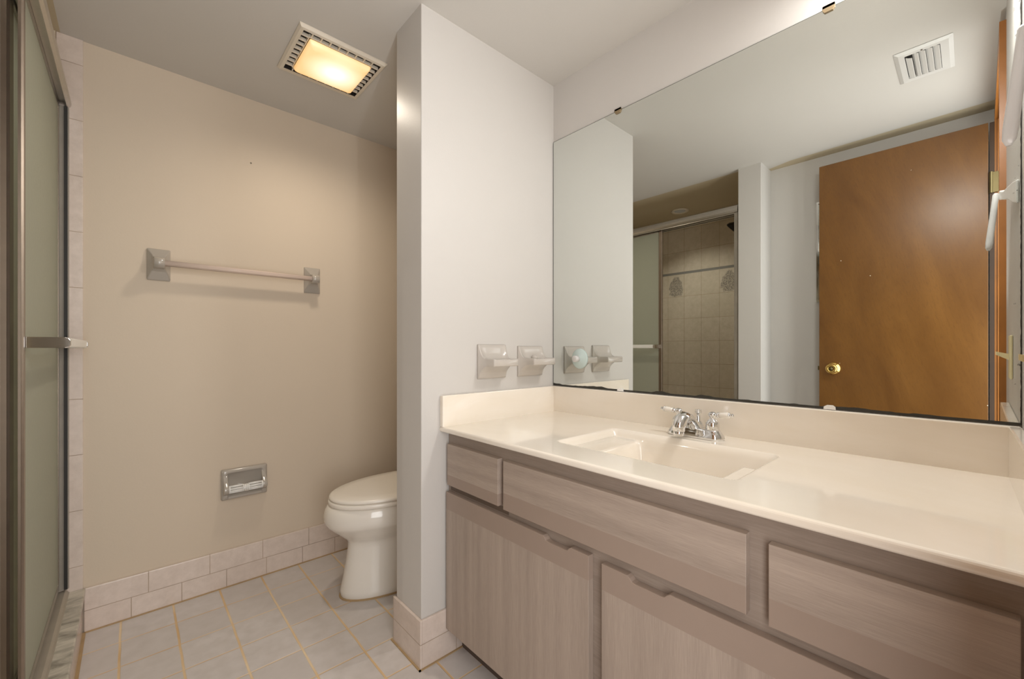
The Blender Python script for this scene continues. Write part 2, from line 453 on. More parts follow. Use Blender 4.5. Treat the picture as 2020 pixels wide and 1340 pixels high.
# ------------------------------------------------------------------ vanity cabinet
VF = .757                                   # plane of the door fronts
vn = thing('vanity_cabinet', 'long grey oak laminate vanity cabinet under the cream sink top', 'cabinet', (1.02, .57, 0))
bm = bmesh.new()
add_box(bm, .775, .793, -.07, B - .003, .085, .745); add_box(bm, .793, A - .001, -.07, -.054, .085, .745)
add_box(bm, .793, A - .001, B - .019, B - .003, .085, .745); add_box(bm, .793, A - .001, -.054, B - .019, .085, .101)
fr = from_bm('cabinet_body', bm, M['lam_frame'], vn)
box('toe_kick', .822, .84, -.07, B - .012, 0, .085, M['toe'], vn)
def front(name, y0, y1, z0, z1, grain, band, notch=None, bevel_w=.0012):
    """overlay front with a plain taupe band along one edge; notch = (from, to) scooped out of the upper edge as a finger pull"""
    zb0, zb1 = band
    bm = bmesh.new()
    lo, hi = (z0, zb0) if zb1 >= z1 - 1e-6 else (zb1, z1)
    add_box(bm, VF, .774, y0, y1, lo, hi); bmesh.ops.recalc_face_normals(bm, faces=bm.faces)
    es = [e for e in bm.edges if all(abs(v.co.x - VF) < 1e-5 for v in e.verts) and not all(abs(v.co.z - (zb0 if hi == zb0 else zb1)) < 1e-5 for v in e.verts)]
    bevel(bm, bevel_w, 2, edges=es)
    p = from_bm(name, bm, grain, vn)
    bm = bmesh.new()
    if notch:
        n0, n1 = notch
        out = [(y0, zb0), (y1, zb0), (y1, zb1)]
        dep = .011
        prof = [(n1, 0), (n1 - .006, .35), (n1 - .011, .85), (n1 - .018, 1), (n0 + .018, 1), (n0 + .011, .85), (n0 + .006, .35), (n0, 0)]
        out += [(y, zb1 - dep * d_) for y, d_ in prof] + [(y0, zb1)]
        prism(bm, out, 0, VF, .774)
    else:
        add_box(bm, VF, .774, y0, y1, zb0, zb1)
    bmesh.ops.recalc_face_normals(bm, faces=bm.faces)
    joint = zb0 if hi == zb0 else zb1
    es = [e for e in bm.edges if all(abs(v.co.x - VF) < 1e-5 for v in e.verts) and not all(abs(v.co.z - joint) < 1e-5 for v in e.verts)]
    bevel(bm, bevel_w, 2, edges=es)
    b = from_bm('taupe_band', bm, M['taupe'], p)
    b['label'] = 'plain taupe band'
    return p
front('drawer_front', .928, 1.192, .572, .707, M['lam_h'], (.572, .606))
front('drawer_front', .262, .9045, .569, .706, M['lam_h'], (.569, .6165))
front('drawer_front', -.042, .2275, .566, .701, M['lam_h'], (.566, .6125))
front('cabinet_door', .601, 1.198, .093, .5475, M['lam_v'], (.491, .5475), (.655, .748))
front('cabinet_door', -.042, .5645, .093, .5435, M['lam_v'], (.4865, .5435), (.402, .498))
box('shadow_strip', .7735, .7755, .9, 1.195, .5505, .5675, M['taupe_dark'], vn)  # dark strip painting in the shadow of the gap under the drawer

# ------------------------------------------------------------------ countertop with moulded basin
ct = thing('sink_countertop', 'glossy cream moulded sink countertop on the grey vanity', 'countertop', (1.02, .57, .746))
XF, ZT = .7397, .764
bx0, bx1, by0, by1 = .853, 1.137, .314, .797          # basin rim
gx0, gx1, gy0, gy1 = bx0 - .018, bx1 + .012, by0 - .018, by1 + .018
bm = bmesh.new()
o4 = [(XF, -.0718), (A - .0005, -.0718), (A - .0005, B - .0005), (XF, B - .0005)]
i4 = [(gx0, gy0), (gx1, gy0), (gx1, gy1), (gx0, gy1)]
ot = [bm.verts.new((x, y, ZT)) for x, y in o4]; ob = [bm.verts.new((x, y, .7465)) for x, y in o4]
it = [bm.verts.new((x, y, ZT)) for x, y in i4]; ib = [bm.verts.new((x, y, .7465)) for x, y in i4]
for k in range(4):
    j = (k + 1) % 4
    bm.faces.new((ot[k], ot[j], it[j], it[k])); bm.faces.new((ob[k], ib[k], ib[j], ob[j]))
    bm.faces.new((ot[k], ob[k], ob[j], ot[j])); bm.faces.new((it[k], it[j], ib[j], ib[k]))
bmesh.ops.recalc_face_normals(bm, faces=bm.faces)
es = [e for e in bm.edges if all(abs(v.co.x - XF) < 1e-5 for v in e.verts) and abs(e.verts[0].co.z - e.verts[1].co.z) < 1e-5]
bevel(bm, .007, 4, edges=es)
from_bm('counter_slab', bm, M['cultured'], ct)
def sm(t): t = max(0., min(1., t)); return t * t * (3 - 2 * t)
def rr_dist(x, y, r=.022):
    """inside distance to the rounded rectangle of the basin rim (positive inside)"""
    cx_, cy_ = (bx0 + bx1) / 2, (by0 + by1) / 2; hx, hy = (bx1 - bx0) / 2 - r, (by1 - by0) / 2 - r
    qx, qy = abs(x - cx_) - hx, abs(y - cy_) - hy
    return r - (math.hypot(max(qx, 0), max(qy, 0)) + min(max(qx, qy), 0))
def basin_z(x, y):
    dd = rr_dist(x, y)
    if dd <= 0: return ZT - .0004 * 0
    deep = .125 + .01 * (1 - abs(y - .55) / .25)
    # lip, then a steep side, then a gently dished floor
    lip = .006 * sm(dd / .006)
    side = lip + (deep - .03) * sm((dd - .004) / .045) + .024 * sm((dd - .03) / .11)
    # soap ledges at both ends
    s1 = sm((y - .668) / .034) * sm((x - .880) / .03) * sm((1.13 - x) / .02)
    s2 = sm((.392 - y) / .02)  * sm((x - .87) / .02) * sm((1.075 - x) / .02)
    led = max(s1, s2)
    return ZT - (side + (min(side, .020 + .004 * (side > .06)) - side) * led)
bm = bmesh.new(); nx, ny = 84, 132
g = [[bm.verts.new((gx0 + (gx1 - gx0) * i / nx, gy0 + (gy1 - gy0) * j / ny, 0)) for j in range(ny + 1)] for i in range(nx + 1)]
for r in g:
    for v in r: v.co.z = basin_z(v.co.x, v.co.y)
for i in range(nx):
    for j in range(ny): bm.faces.new((g[i][j], g[i + 1][j], g[i + 1][j + 1], g[i][j + 1]))
bs = from_bm('basin', bm, M['cultured'], ct, True)
zb = basin_z(1.0, .556)
bm = bmesh.new(); lathe(bm, [(.03, -.002), (.03, .003), (.024, .005), (.018, .002), (.001, .001)], (1.0, .556, zb), 2, 28)
from_bm('drain', bm, M['chrome'], bs, True)
def splash(name, x0, x1, y0, y1, f=None):
    bm = bmesh.new(); add_box(bm, x0, x1, y0, y1, ZT, .8665, f); bmesh.ops.recalc_face_normals(bm, faces=bm.faces)
    bevel(bm, .003, 2, edges=[e for e in bm.edges if all(v.co.z > .86 for v in e.verts)] + [e for e in bm.edges if all(abs(v.co.x - .7397) < 2e-3 for v in e.verts) and abs(e.verts[0].co.z - e.verts[1].co.z) > .02])
    return from_bm(name, bm, M['cultured'], ct)
splash('backsplash', A - .0195, A - .0005, -.0715, B - .0005)
splash('side_splash', .7405, A - .0195, B - .0195, B - .0005)
splash('side_splash', .7405, A - .0195, .0005, .0185, ew)

# ------------------------------------------------------------------ faucet
FX, FY = 1.200, .556
fc = thing('faucet', 'chrome two handle faucet with white porcelain levers behind the basin', 'faucet', (FX, FY, ZT))
bm = bmesh.new()
def stadium(hx, hy, z, n=40):
    r = []
    for k in range(n):
        a = 2 * math.pi * k / n; c_, s_ = math.cos(a), math.sin(a)
        yy = hx * s_ + (hy - hx) * (1 if s_ > 0 else -1) * (1 if abs(s_) > 1e-6 else 0)
        r.append((FX + hx * c_, FY + yy, z))
    return r
loft(bm, [stadium(.027, .083, ZT), stadium(.0275, .0835, ZT + .005), stadium(.0265, .082, ZT + .011), stadium(.0225, .076, ZT + .018), stadium(.0205, .072, ZT + .0245), stadium(.0195, .070, ZT + .027), stadium(.008, .05, ZT + .0275)])
from_bm('base_plate', bm, M['chrome'], fc, True)
for s in (1, -1):
    hy = FY + .0508 * s
    bm = bmesh.new()
    lathe(bm, [(.018, .024), (.0185, .026), (.0185, .043), (.0175, .048), (.012, .055), (.0075, .058), (.0075, .062), (.0105, .065), (.0125, .0695), (.0105, .0745), (.005, .0775), (.0005, .078)], (FX, hy, ZT), 2, 28)
    hb = from_bm('handle_hub', bm, M['chrome'], fc, True)
    # lever: chrome neck, porcelain barrel, chrome finial
    z = ZT + .069; dx, dz = (-.004 if s > 0 else .004), .006
    P0 = Vector((FX, hy, z)); dirv = Vector((dx / .06, s, .06)).normalized()
    pt = lambda t: P0 + dirv * t
    bm = bmesh.new(); tube(bm, [pt(t) for t in (.008, .012, .015, .017, .0185)], [.005, .0055, .008, .008, .005], 20)
    lv = from_bm('lever_collar', bm, M['chrome'], hb, True)
    bm = bmesh.new(); tube(bm, [pt(t) for t in (.0175, .019, .024, .034, .042, .0445)], [.004, .0066, .0072, .0084, .0086, .006], 20)
    from_bm('porcelain_lever', bm, M['porcelain'], hb, True)
    bm = bmesh.new(); tube(bm, [pt(t) for t in (.0435, .046, .048, .050, .053, .056, .0575)], [.0075, .0085, .005, .0035, .0055, .0045, .0008], 20)
    from_bm('finial', bm, M['chrome'], hb, True)
bm = bmesh.new()
sp = [(FX + .012, FY, ZT + .018), (FX - .004, FY, ZT + .030), (FX - .024, FY, ZT + .046), (FX - .044, FY, ZT + .0585), (FX - .070, FY, ZT + .063), (FX - .090, FY, ZT + .057), (FX - .100, FY, ZT + .041), (FX - .101, FY, ZT + .029)]
tube(bm, sp, [.020, .018, .0155, .0155, .0175, .0185, .0170, .0165], 24)
spo = from_bm('spout', bm, M['chrome'], fc, True)
bm = bmesh.new(); lathe(bm, [(.0135, -.011), (.0145, -.009), (.0145, 0), (.012, .002)], (FX - .101, FY, ZT + .029), 2, 24)
from_bm('aerator', bm, M['chrome'], spo, True)
bm = bmesh.new()
lathe(bm, [(.021, .018), (.0195, .026), (.012, .040), (.0065, .048), (.0055, .060), (.0050, .066), (.0085, .068), (.010, .073), (.008, .077), (.010, .0785), (.0005, .079)], (FX + .021, FY, ZT - .002), 2, 24)
from_bm('lift_knob', bm, M['chrome'], fc, True)

# ------------------------------------------------------------------ wall mirror
MZ0, MZ1 = .8685, 1.889
mr = thing('wall_mirror', 'large frameless wall mirror above the vanity', 'mirror', (A - .0055, -.0715, MZ0))
bm = bmesh.new(); add_box(bm, A - .0055, A - .0005, -.0715, B - .0055, MZ0, MZ1)
from_bm('mirror_glass', bm, M['mirror'], mr)
bm = bmesh.new()
add_box(bm, A - .0056, A - .0005, -.0715, B - .0055, MZ1, MZ1 + .0012); add_box(bm, A - .0056, A - .0005, B - .0055, B - .0042, MZ0, MZ1 + .0012)
from_bm('mirror_edge', bm, M['mirror_edge'], mr)
for y in (.884, .247):
    bm = bmesh.new()
    ol = [(y - .013, MZ1 + .008), (y - .013, MZ1 - .003), (y - .009, MZ1 - .009), (y + .009, MZ1 - .009), (y + .013, MZ1 - .003), (y + .013, MZ1 + .008)]
    prism(bm, ol, 0, A - .0095, A - .0058); add_box(bm, A - .0095, A - .0005, y - .013, y + .013, MZ1 + .0015, MZ1 + .008)
    from_bm('top_clip', bm, M['bronze_clip'], mr)
for y in (.873, .245):
    bm = bmesh.new()
    ol = [(y - .013, MZ0 - .001), (y + .013, MZ0 - .001), (y + .012, MZ0 + .006), (y + .006, MZ0 + .0095), (y - .006, MZ0 + .0095), (y - .012, MZ0 + .006)]
    prism(bm, ol, 0, A - .0095, A - .0058)
    cl = from_bm('bottom_clip', bm, M['plastic_white'], mr); cl['label'] = 'pale plastic clip'

# suction cup stuck on the mirror
sx, sy, sz = A - .0056, 1.064, .982
su = thing('suction_cup', 'clear aqua suction cup stuck on the mirror beside the ceramic holder', 'suction cup', (sx, sy, sz))
bm = bmesh.new(); lathe(bm, [(.039, 0), (.040, -.0015), (.036, -.004), (.022, -.009), (.014, -.014), (.001, -.0145)], (sx, sy, sz), 0, 36)
from_bm('cup', bm, M['aqua'], su, True)
bm = bmesh.new(); lathe(bm, [(.0125, -.013), (.0125, -.033), (.0105, -.035), (.001, -.035)], (sx, sy, sz), 0, 24)
nb = from_bm('nub', bm, M['frost_white'], su, True)

# ------------------------------------------------------------------ ceramic holders on the partition
def holder(x0, x1, zt, zb_, loc_name, label, cat, groove):
    t = thing(loc_name, label, cat, ((x0 + x1) / 2, B, (zt + zb_) / 2), 'ceramic holders on the partition')
    xc, hw = (x0 + x1) / 2, (x1 - x0) / 2
    lt, lb, tip = .986, .959, .089
    rings = []
    # depth, half width, top at the cheeks, top in the middle, underside
    prof = [(0, 1, zt, zt, zb_), (.007, 1, zt - .001, zt - .002, zb_ + .001), (.010, .985, zt - .008, zt - .014, zb_ + .008)]
    for k in range(1, 10):
        q = k / 9; d_ = .010 + .036 * q
        e = 1 - (1 - q) ** 3.0
        prof.append((d_, .985 - .085 * q, zt - .008 + (lt - zt + .008) * e, (zt - .014) + (lt - .003 - zt + .014) * (1 - (1 - q) ** 4.5), zb_ + .008 + (lb - zb_ - .008) * q ** .55))
    prof += [(.055, .895, lt, lt - .003, lb), (.082, .885, lt, lt - .003, lb), (tip - .002, .88, lt - .001, lt - .003, lb + .001), (tip, .85, lt - .004, lt - .005, lb + .004)]
    bm = bmesh.new()
    us = [-1, -.97, -.86, -.80, -.5, 0, .5, .80, .86, .97, 1]
    for d_, f_, tc, tm, zb2 in prof:
        ring = []
        for u in us:
            k_ = sm((.90 - abs(u)) / .09)
            z_ = tc + (tm - tc) * k_ - (.002 if abs(u) == 1 else 0)
            ring.append((xc + u * hw * f_, B - d_, z_))
        for u in (1, .97, .5, 0, -.5, -.97, -1): ring.append((xc + u * hw * f_, B - d_, zb2 + (.002 if abs(u) == 1 else 0)))
        rings.append(ring)
    loft(bm, rings)
    from_bm('holder_body', bm, M['ceramic_pale'], t, True)
    if groove:
        bm = bmesh.new(); lathe(bm, [(.013, -.002), (.0125, .008), (.009, .014), (.001, .016)], (xc - .004, B - .034, lt - .004), 2, 20)
        from_bm('center_post', bm, M['ceramic_pale'], t, True)
    else:
        bm = bmesh.new(); lathe(bm, [(.03, -.001), (.033, .0015), (.036, .001), (.037, -.001)], (xc, B - .052, lt - .003), 2, 32)
        from_bm('tumbler_ring', bm, M['ceramic_pale'], t, True)
    return t
holder(.8935, 1.0215, 1.0375, .913, 'tumbler_holder', 'pale ceramic wall holder farther from the mirror, with the plain scoop', 'holder', False)
holder(1.0855, 1.2165, 1.0325, .9135, 'toothbrush_holder', 'pale ceramic wall holder next to the mirror, with a raised post', 'holder', True)

# ------------------------------------------------------------------ towel bar on the back wall
tb = thing('towel_bar', 'grey ceramic towel bar with clear rod on the cream back wall', 'towel bar', (.355, C, 1.352))
def mount(x0, x1):
    z0, z1 = 1.290, 1.413; xc, zc = (x0 + x1) / 2, 1.353
    def rect(hx, za, zb_, y):
        r = min(hx, (zb_ - za) / 2) * .12; o_ = []
        for cx_, cz_, a0 in ((xc + hx - r, zb_ - r, 0), (xc - hx + r, zb_ - r, 90), (xc - hx + r, za + r, 180), (xc + hx - r, za + r, 270)):
            for k in range(4):
                a = math.radians(a0 + 30 * k); o_.append((cx_ + r * math.cos(a), y, cz_ + r * math.sin(a)))
        return o_
    bm = bmesh.new(); hw = (x1 - x0) / 2
    loft(bm, [rect(hw, z0, z1, C), rect(hw, z0, z1, C - .006), rect(hw * .96, z0 + .003, z1 - .003, C - .009), rect(hw * .62, 1.322, 1.389, C - .026), rect(hw * .48, 1.331, 1.377, C - .036), rect(hw * .44, 1.333, 1.374, C - .048)])
    m_ = from_bm('mount', bm, M['ceramic_grey'], tb)
    bm = bmesh.new(); tube(bm, [(xc + q, C - .054, 1.353) for q in (-.0158, -.0145, .0145, .0158)], [.018, .0205, .0205, .018], 24)
    from_bm('rod_socket', bm, M['ceramic_grey'], m_, True)
mount(.0435, .1135); mount(.6, .671)
bm = bmesh.new()
pts = []
for k in range(24):
    a = 2 * math.pi * k / 24; r = .0115 * (1 if k % 6 else .82); pts.append((C - .054 + r * math.cos(a), 1.353 + r * math.sin(a)))
prism(bm, pts, 0, .09, .63)
rd = from_bm('rod', bm, M['acrylic'], tb, True); rd['label'] = 'clear pinkish rod'

# ------------------------------------------------------------------ toilet paper holder
tp = thing('toilet_paper_holder', 'grey ceramic toilet paper holder with white plastic roller', 'paper holder', (.361, C, .437))
x0, x1, z0, z1 = .2765, .4455, .373, .5025
bm = bmesh.new()
def rring(x0, x1, z0, z1, r, y, n=5):
    o_ = []
    for cx_, cz_, a0 in ((x1 - r, z1 - r, 0), (x0 + r, z1 - r, 90), (x0 + r, z0 + r, 180), (x1 - r, z0 + r, 270)):
        for k in range(n):
            a = math.radians(a0 + 90 * k / (n - 1)); o_.append((cx_ + r * math.cos(a), y, cz_ + r * math.sin(a)))
    return o_
ix0, ix1, iz0, iz1 = x0 + .020, x1 - .020, z0 + .028, z1 - .017
loft(bm, [rring(x0, x1, z0, z1, .006, C), rring(x0, x1, z0, z1, .006, C - .010), rring(x0 + .004, x1 - .004, z0 + .004, z1 - .004, .008, C - .015), rring(ix0 - .005, ix1 + .005, iz0 - .005, iz1 + .005, .010, C - .019),
          rring(ix0, ix1, iz0, iz1, .009, C - .016), rring(ix0 + .003, ix1 - .003, iz0 + .003, iz1 - .003, .008, C - .004)])
from_bm('ceramic_frame', bm, M['ceramic_grey'], tp, True)
for xa, xb in ((x0 + .006, x0 + .023), (x1 - .023, x1 - .006)):
    bm = bmesh.new()
    side = [(C - .012, .487), (C - .017, .478), (C - .022, .462), (C - .034, .447), (C - .048, .436), (C - .054, .427), (C - .054, .417), (C - .047, .409), (C - .034, .403), (C - .020, .396), (C - .012, .388)]
    prism(bm, side, 0, xa, xb); bmesh.ops.recalc_face_normals(bm, faces=bm.faces); bevel(bm, .005, 3, 60)
    from_bm('roller_arm', bm, M['ceramic_grey'], tp, True)
bm = bmesh.new()
lip = [(C - .008, .400), (C - .020, .397), (C - .028, .390), (C - .028, .380), (C - .014, .376), (C - .008, .378)]
prism(bm, lip, 0, x0 + .022, x1 - .022); bmesh.ops.recalc_face_normals(bm, faces=bm.faces); bevel(bm, .003, 2, 50)
from_bm('lower_lip', bm, M['ceramic_grey'], tp)
# slotted roller: bars around a waist with rings
ry, rz = C - .040, .4225
bm = bmesh.new(); xa, xb = x0 + .0225, x1 - .0225; xm = (xa + xb) / 2
for k in range(8):
    a = 2 * math.pi * (k + .5) / 8
    for (p, q, rad) in ((xa + .004, xm - .010, .0135), (xm + .010, xb - .004, .0135)):
        tube(bm, [(p, ry + rad * math.cos(a), rz + rad * math.sin(a)), (q, ry + rad * math.cos(a), rz + rad * math.sin(a))], .0026, 8)
for p in (xa, xb - .005): tube(bm, [(p, ry, rz), (p + .001, ry, rz), (p + .004, ry, rz), (p + .005, ry, rz)], [.010, .0155, .0165, .013], 24)
for k in range(4): tube(bm, [(xm - .012 + .0062 * k, ry, rz), (xm - .0105 + .0062 * k, ry, rz), (xm - .0085 + .0062 * k, ry, rz), (xm - .007 + .0062 * k, ry, rz)], [.0125, .015, .015, .0125], 24)
tube(bm, [(xa + .002, ry, rz), (xb - .002, ry, rz)], .006, 12)
rl = from_bm('roller', bm, M['plastic_white'], tp, True); rl['label'] = 'white slotted plastic roller'

# ------------------------------------------------------------------ toilet
YT = 1.775
tl = thing('toilet', 'white toilet with closed lid half hidden behind the partition', 'toilet', (.9, YT, 0))
def egg(xf, xb, hw, z, n=48, ex=1.0, off=.56):
    """egg outline: rounder towards the front (low x), squarer at the back"""
    xm = xf + (xb - xf) * off; r = []
    for k in range(n):
        a = 2 * math.pi * k / n; c_, s_ = math.cos(a), math.sin(a)
        if c_ < 0: x = xm + (xm - xf) * c_; y = hw * s_
        else: x = xm + (xb - xm) * (abs(c_) ** .7); y = hw * (1 if s_ > 0 else -1) * abs(s_) ** .8
        r.append((x, YT + y, z))
    return r
bm = bmesh.new()
sec = [(0, .628, 1.15, .128), (.008, .622, 1.15, .133), (.03, .622, 1.15, .131), (.07, .632, 1.14, .122), (.14, .644, 1.13, .113), (.20, .653, 1.12, .111), (.222, .652, 1.12, .114),
       (.235, .642, 1.12, .122), (.255, .620, 1.12, .140), (.275, .598, 1.12, .156), (.292, .580, 1.12, .168), (.302, .5705, 1.12, .176), (.312, .565, 1.12, .182), (.330, .560, 1.12, .1855), (.350, .561, 1.12, .185), (.368, .566, 1.12, .182), (.380, .574, 1.12, .176), (.384, .582, 1.12, .170)]
loft(bm, [egg(a_, b_, c_, z_) for z_, a_, b_, c_ in sec])
from_bm('bowl', bm, M['porcelain'], tl, True)
bm = bmesh.new()
loft(bm, [egg(.582, 1.05, .176, .3845), egg(.578, 1.05, .181, .387), egg(.5775, 1.05, .1815, .400), egg(.581, 1.05, .178, .4035)])
from_bm('seat', bm, M['seat'], tl, True)
bm = bmesh.new()
loft(bm, [egg(.590, 1.06, .174, .4055), egg(.583, 1.06, .180, .4065), egg(.5805, 1.06, .1825, .411), egg(.582, 1.06, .181, .4165), egg(.590, 1.06, .174, .421), egg(.64, 1.04, .13, .4245), egg(.75, .98, .05, .4255)])
from_bm('lid', bm, M['seat'], tl, True)
box('tank', 1.085, 1.275, YT - .235, YT + .235, .385, .745, M['porcelain'], tl, bev=.02, seg=4, smooth=False)
box('tank_lid', 1.075, 1.285, YT - .245, YT + .245, .746, .785, M['porcelain'], tl, bev=.012, seg=3)
bm = bmesh.new(); tube(bm, [(1.083, YT + .17, .68), (1.070, YT + .17, .68)], .012, 16); tube(bm, [(1.072, YT + .17, .68), (1.070, YT + .10, .672)], [.007, .005], 12)
from_bm('flush_lever', bm, M['chrome'], tl, True)
bm = bmesh.new(); loft(bm, [egg(.618, 1.155, .137, 0), egg(.618, 1.155, .137, .004), egg(.624, 1.15, .131, .006)])
cb = from_bm('caulk_bead', bm, M['grout_bead'], tl)

# ------------------------------------------------------------------ ceiling fan light
fx0, fx1, fy0, fy1 = .413, .721, 1.560, 1.868
fl = thing('ceiling_fan_light', 'square almond bathroom fan with glowing warm lamp on the ceiling', 'fan light', ((fx0 + fx1) / 2, (fy0 + fy1) / 2, H))
lx0, lx1, ly0, ly1 = .455, .676, 1.602, 1.814      # lens opening
sx0, sx1, sy0, sy1 = lx0 - .026, lx1 + .026, ly0 - .026, ly1 + .026   # grille opening
bm = bmesh.new()
def sq(a, b, c_, d_, z): return [(a, c_, z), (b, c_, z), (b, d_, z), (a, d_, z)]
loft(bm, [sq(fx0, fx1, fy0, fy1, H - .0005), sq(fx0, fx1, fy0, fy1, H - .005), sq(fx0 + .006, fx1 - .006, fy0 + .006, fy1 - .006, H - .012), sq(sx0, sx1, sy0, sy1, H - .014)], cap=False)
from_bm('frame', bm, M['almond'], fl)
bm = bmesh.new(); loft(bm, [sq(sx0, sx1, sy0, sy1, H - .0137), sq(sx0, sx1, sy0, sy1, H - .001)], cap=False); add_box(bm, sx0, sx1, sy0, sy1, H - .0012, H - .0004)
from_bm('housing', bm, M['black_hole'], fl)  # darkness of the deep housing is put into the colour
bm = bmesh.new()
n = 9
for k in range(1, n):
    t = k / n
    y = sy0 + (sy1 - sy0) * t; x = sx0 + (sx1 - sx0) * t
    add_box(bm, sx0, lx0 - .0015, y - .0022, y + .0022, H - .013, H - .002); add_box(bm, lx1 + .0015, sx1, y - .0022, y + .0022, H - .013, H - .002)
    add_box(bm, x - .0022, x + .0022, sy0, ly0 - .0015, H - .013, H - .002); add_box(bm, x - .0022, x + .0022, ly1 + .0015, sy1, H - .013, H - .002)
for a_, b_, c_, d_ in ((lx0 - .003, lx1 + .003, ly0 - .003, ly0), (lx0 - .003, lx1 + .003, ly1, ly1 + .003), (lx0 - .003, lx0, ly0, ly1), (lx1, lx1 + .003, ly0, ly1)):
    add_box(bm, a_, b_, c_, d_, H - .0135, H - .002)
from_bm('grille', bm, M['almond'], fl)
BX, BY, BZ = (lx0 + lx1) / 2 + .010, (ly0 + ly1) / 2, H - .052
def lens_mat():
    m = NT('lit_frosted_lamp_lens')
    g_ = m.n('ShaderNodeNewGeometry')
    vm = m.n('ShaderNodeVectorMath', operation='DISTANCE'); m.l(g_.outputs['Position'], vm.inputs[0]); vm.inputs[1].default_value = (BX, BY, H - .036)
    dd = vm.outputs['Value']
    hot = m.ramp(dd, .012, .115)
    c = m.mix(hot, (1.0, .93, .80, 1), (1.0, .55, .17, 1))
    st = m.ramp(m.math('POWER', hot, .6), 0, 1, 1.25, .60)
    m.set(Base_Color=(.9, .8, .6, 1), Roughness=.3, Emission_Color=c, Emission_Strength=st)
    return m.m
M['lens'] = lens_mat()
bm = bmesh.new()
loft(bm, [sq(lx0, lx1, ly0, ly1, H - .012), sq(lx0 + .004, lx1 - .004, ly0 + .004, ly1 - .004, H - .030), sq(lx0 + .022, lx1 - .022, ly0 + .022, ly1 - .022, H - .037)])
bmesh.ops.recalc_face_normals(bm, faces=bm.faces); bevel(bm, .006, 3, 20)
ln = from_bm('lamp_lens', bm, M['lens'], fl, True)
d = bpy.data.lights.new('lamp_light', 'SPOT'); d.spot_size = math.radians(168); d.spot_blend = 1; d.shadow_soft_size = .05; d.energy = 17; d.color = (1, .89, .74)
lo = bpy.data.objects.new('lamp_light', d); col.objects.link(lo); lo.parent = fl
lo.location = (.008, 0, -.050)

# ------------------------------------------------------------------ ceiling air register
vx0, vx1, vy0, vy1 = .238, .489, .039, .199
vt = thing('air_register', 'white louvred air register on the ceiling, seen in the mirror', 'vent', ((vx0 + vx1) / 2, (vy0 + vy1) / 2, H))
wx0, wx1, wy0, wy1 = .275, .462, .073, .170
bm = bmesh.new()
loft(bm, [sq(wx0, wx1, wy0, wy1, H - .001), sq(vx0, vx1, vy0, vy1, H - .001), sq(vx0, vx1, vy0, vy1, H - .002), sq(vx0 + .012, vx1 - .012, vy0 + .012, vy1 - .012, H - .008), sq(wx0, wx1, wy0, wy1, H - .009), sq(wx0, wx1, wy0, wy1, H - .001)], cap=False)
from_bm('register_frame', bm, M['white_metal'], vt)
box('duct_shade_plate', wx0, wx1, wy0, wy1, H - .0012, H - .0004, M['black_hole'], vt)  # flat black plate standing in for the shaded duct depth
for k in range(5):
    y = wy1 - .012 - .0188 * k; tilt = (.003 if k != 1 else -.004)
    bm = bmesh.new()
    pr = [(y + .0095, H - .0022 - max(tilt, 0)), (y + .004, H - .008), (y - .006, H - .0115), (y - .0085, H - .0115), (y - .0085, H - .0105), (y - .006, H - .0105), (y + .003, H - .007), (y + .0085, H - .0018)]
    prism(bm, pr, 0, wx0 + .001, wx1 - (.001 if k not in (0,) else .022))
    from_bm('louvre', bm, M['white_metal'], vt)
bm = bmesh.new(); lathe(bm, [(.003, 0), (.003, -.0015), (.001, -.002)], ((vx0 + vx1) / 2 + .105, (wy0 + wy1) / 2, H - .0085), 2, 12)
from_bm('screw', bm, M['hot_dot'], vt)

# ------------------------------------------------------------------ shower: head rail, panels, head, downlight
fm = thing('shower_door_frame', 'aluminium frame with rounded head rail around the shower opening', 'shower frame', (-.18, 1.6, .16))
YN, YC = .9935, C - .0085
bm = bmesh.new()
hp = [(-.232, 1.868), (-.232, 1.930), (-.205, 1.932), (-.178, 1.928), (-.163, 1.918), (-.155, 1.902), (-.153, 1.886), (-.156, 1.876), (-.163, 1.872), (-.163, 1.868), (-.166, 1.868), (-.166, 1.880), (-.1965, 1.880), (-.1965, 1.868), (-.2035, 1.868), (-.2035, 1.880), (-.228, 1.880), (-.228, 1.868)]
prism(bm, hp, 1, YN + .001, YC - .001)
from_bm('head_rail', bm, M['alu'], fm)
bm = bmesh.new(); add_box(bm, -.190, -.164, YN, YC, 1.866, 1.868); 
for (ya, yb) in ((YC - .012, YC), (YN, YN + .022)):
    bm2 = bmesh.new()
    add_box(bm2, -.232, -.159, ya, yb, .178, 1.87)
    from_bm('side_jamb', bm2, M['jamb_metal'], fm)
bm.free()
box('jamb_seal', -.1695, -.1615, YC - .020, YC - .0125, .180, 1.868, M['rubber'], fm)
bm = bmesh.new()
tp_ = [(-.232, .160), (-.232, .178), (-.226, .178), (-.224, .168), (-.196, .168), (-.194, .182), (-.190, .182), (-.187, .170), (-.168, .172), (-.162, .166), (-.158, .160)]
prism(bm, tp_, 1, YN + .001, YC - .001)
from_bm('sill_track', bm, M['sill_metal'], fm)
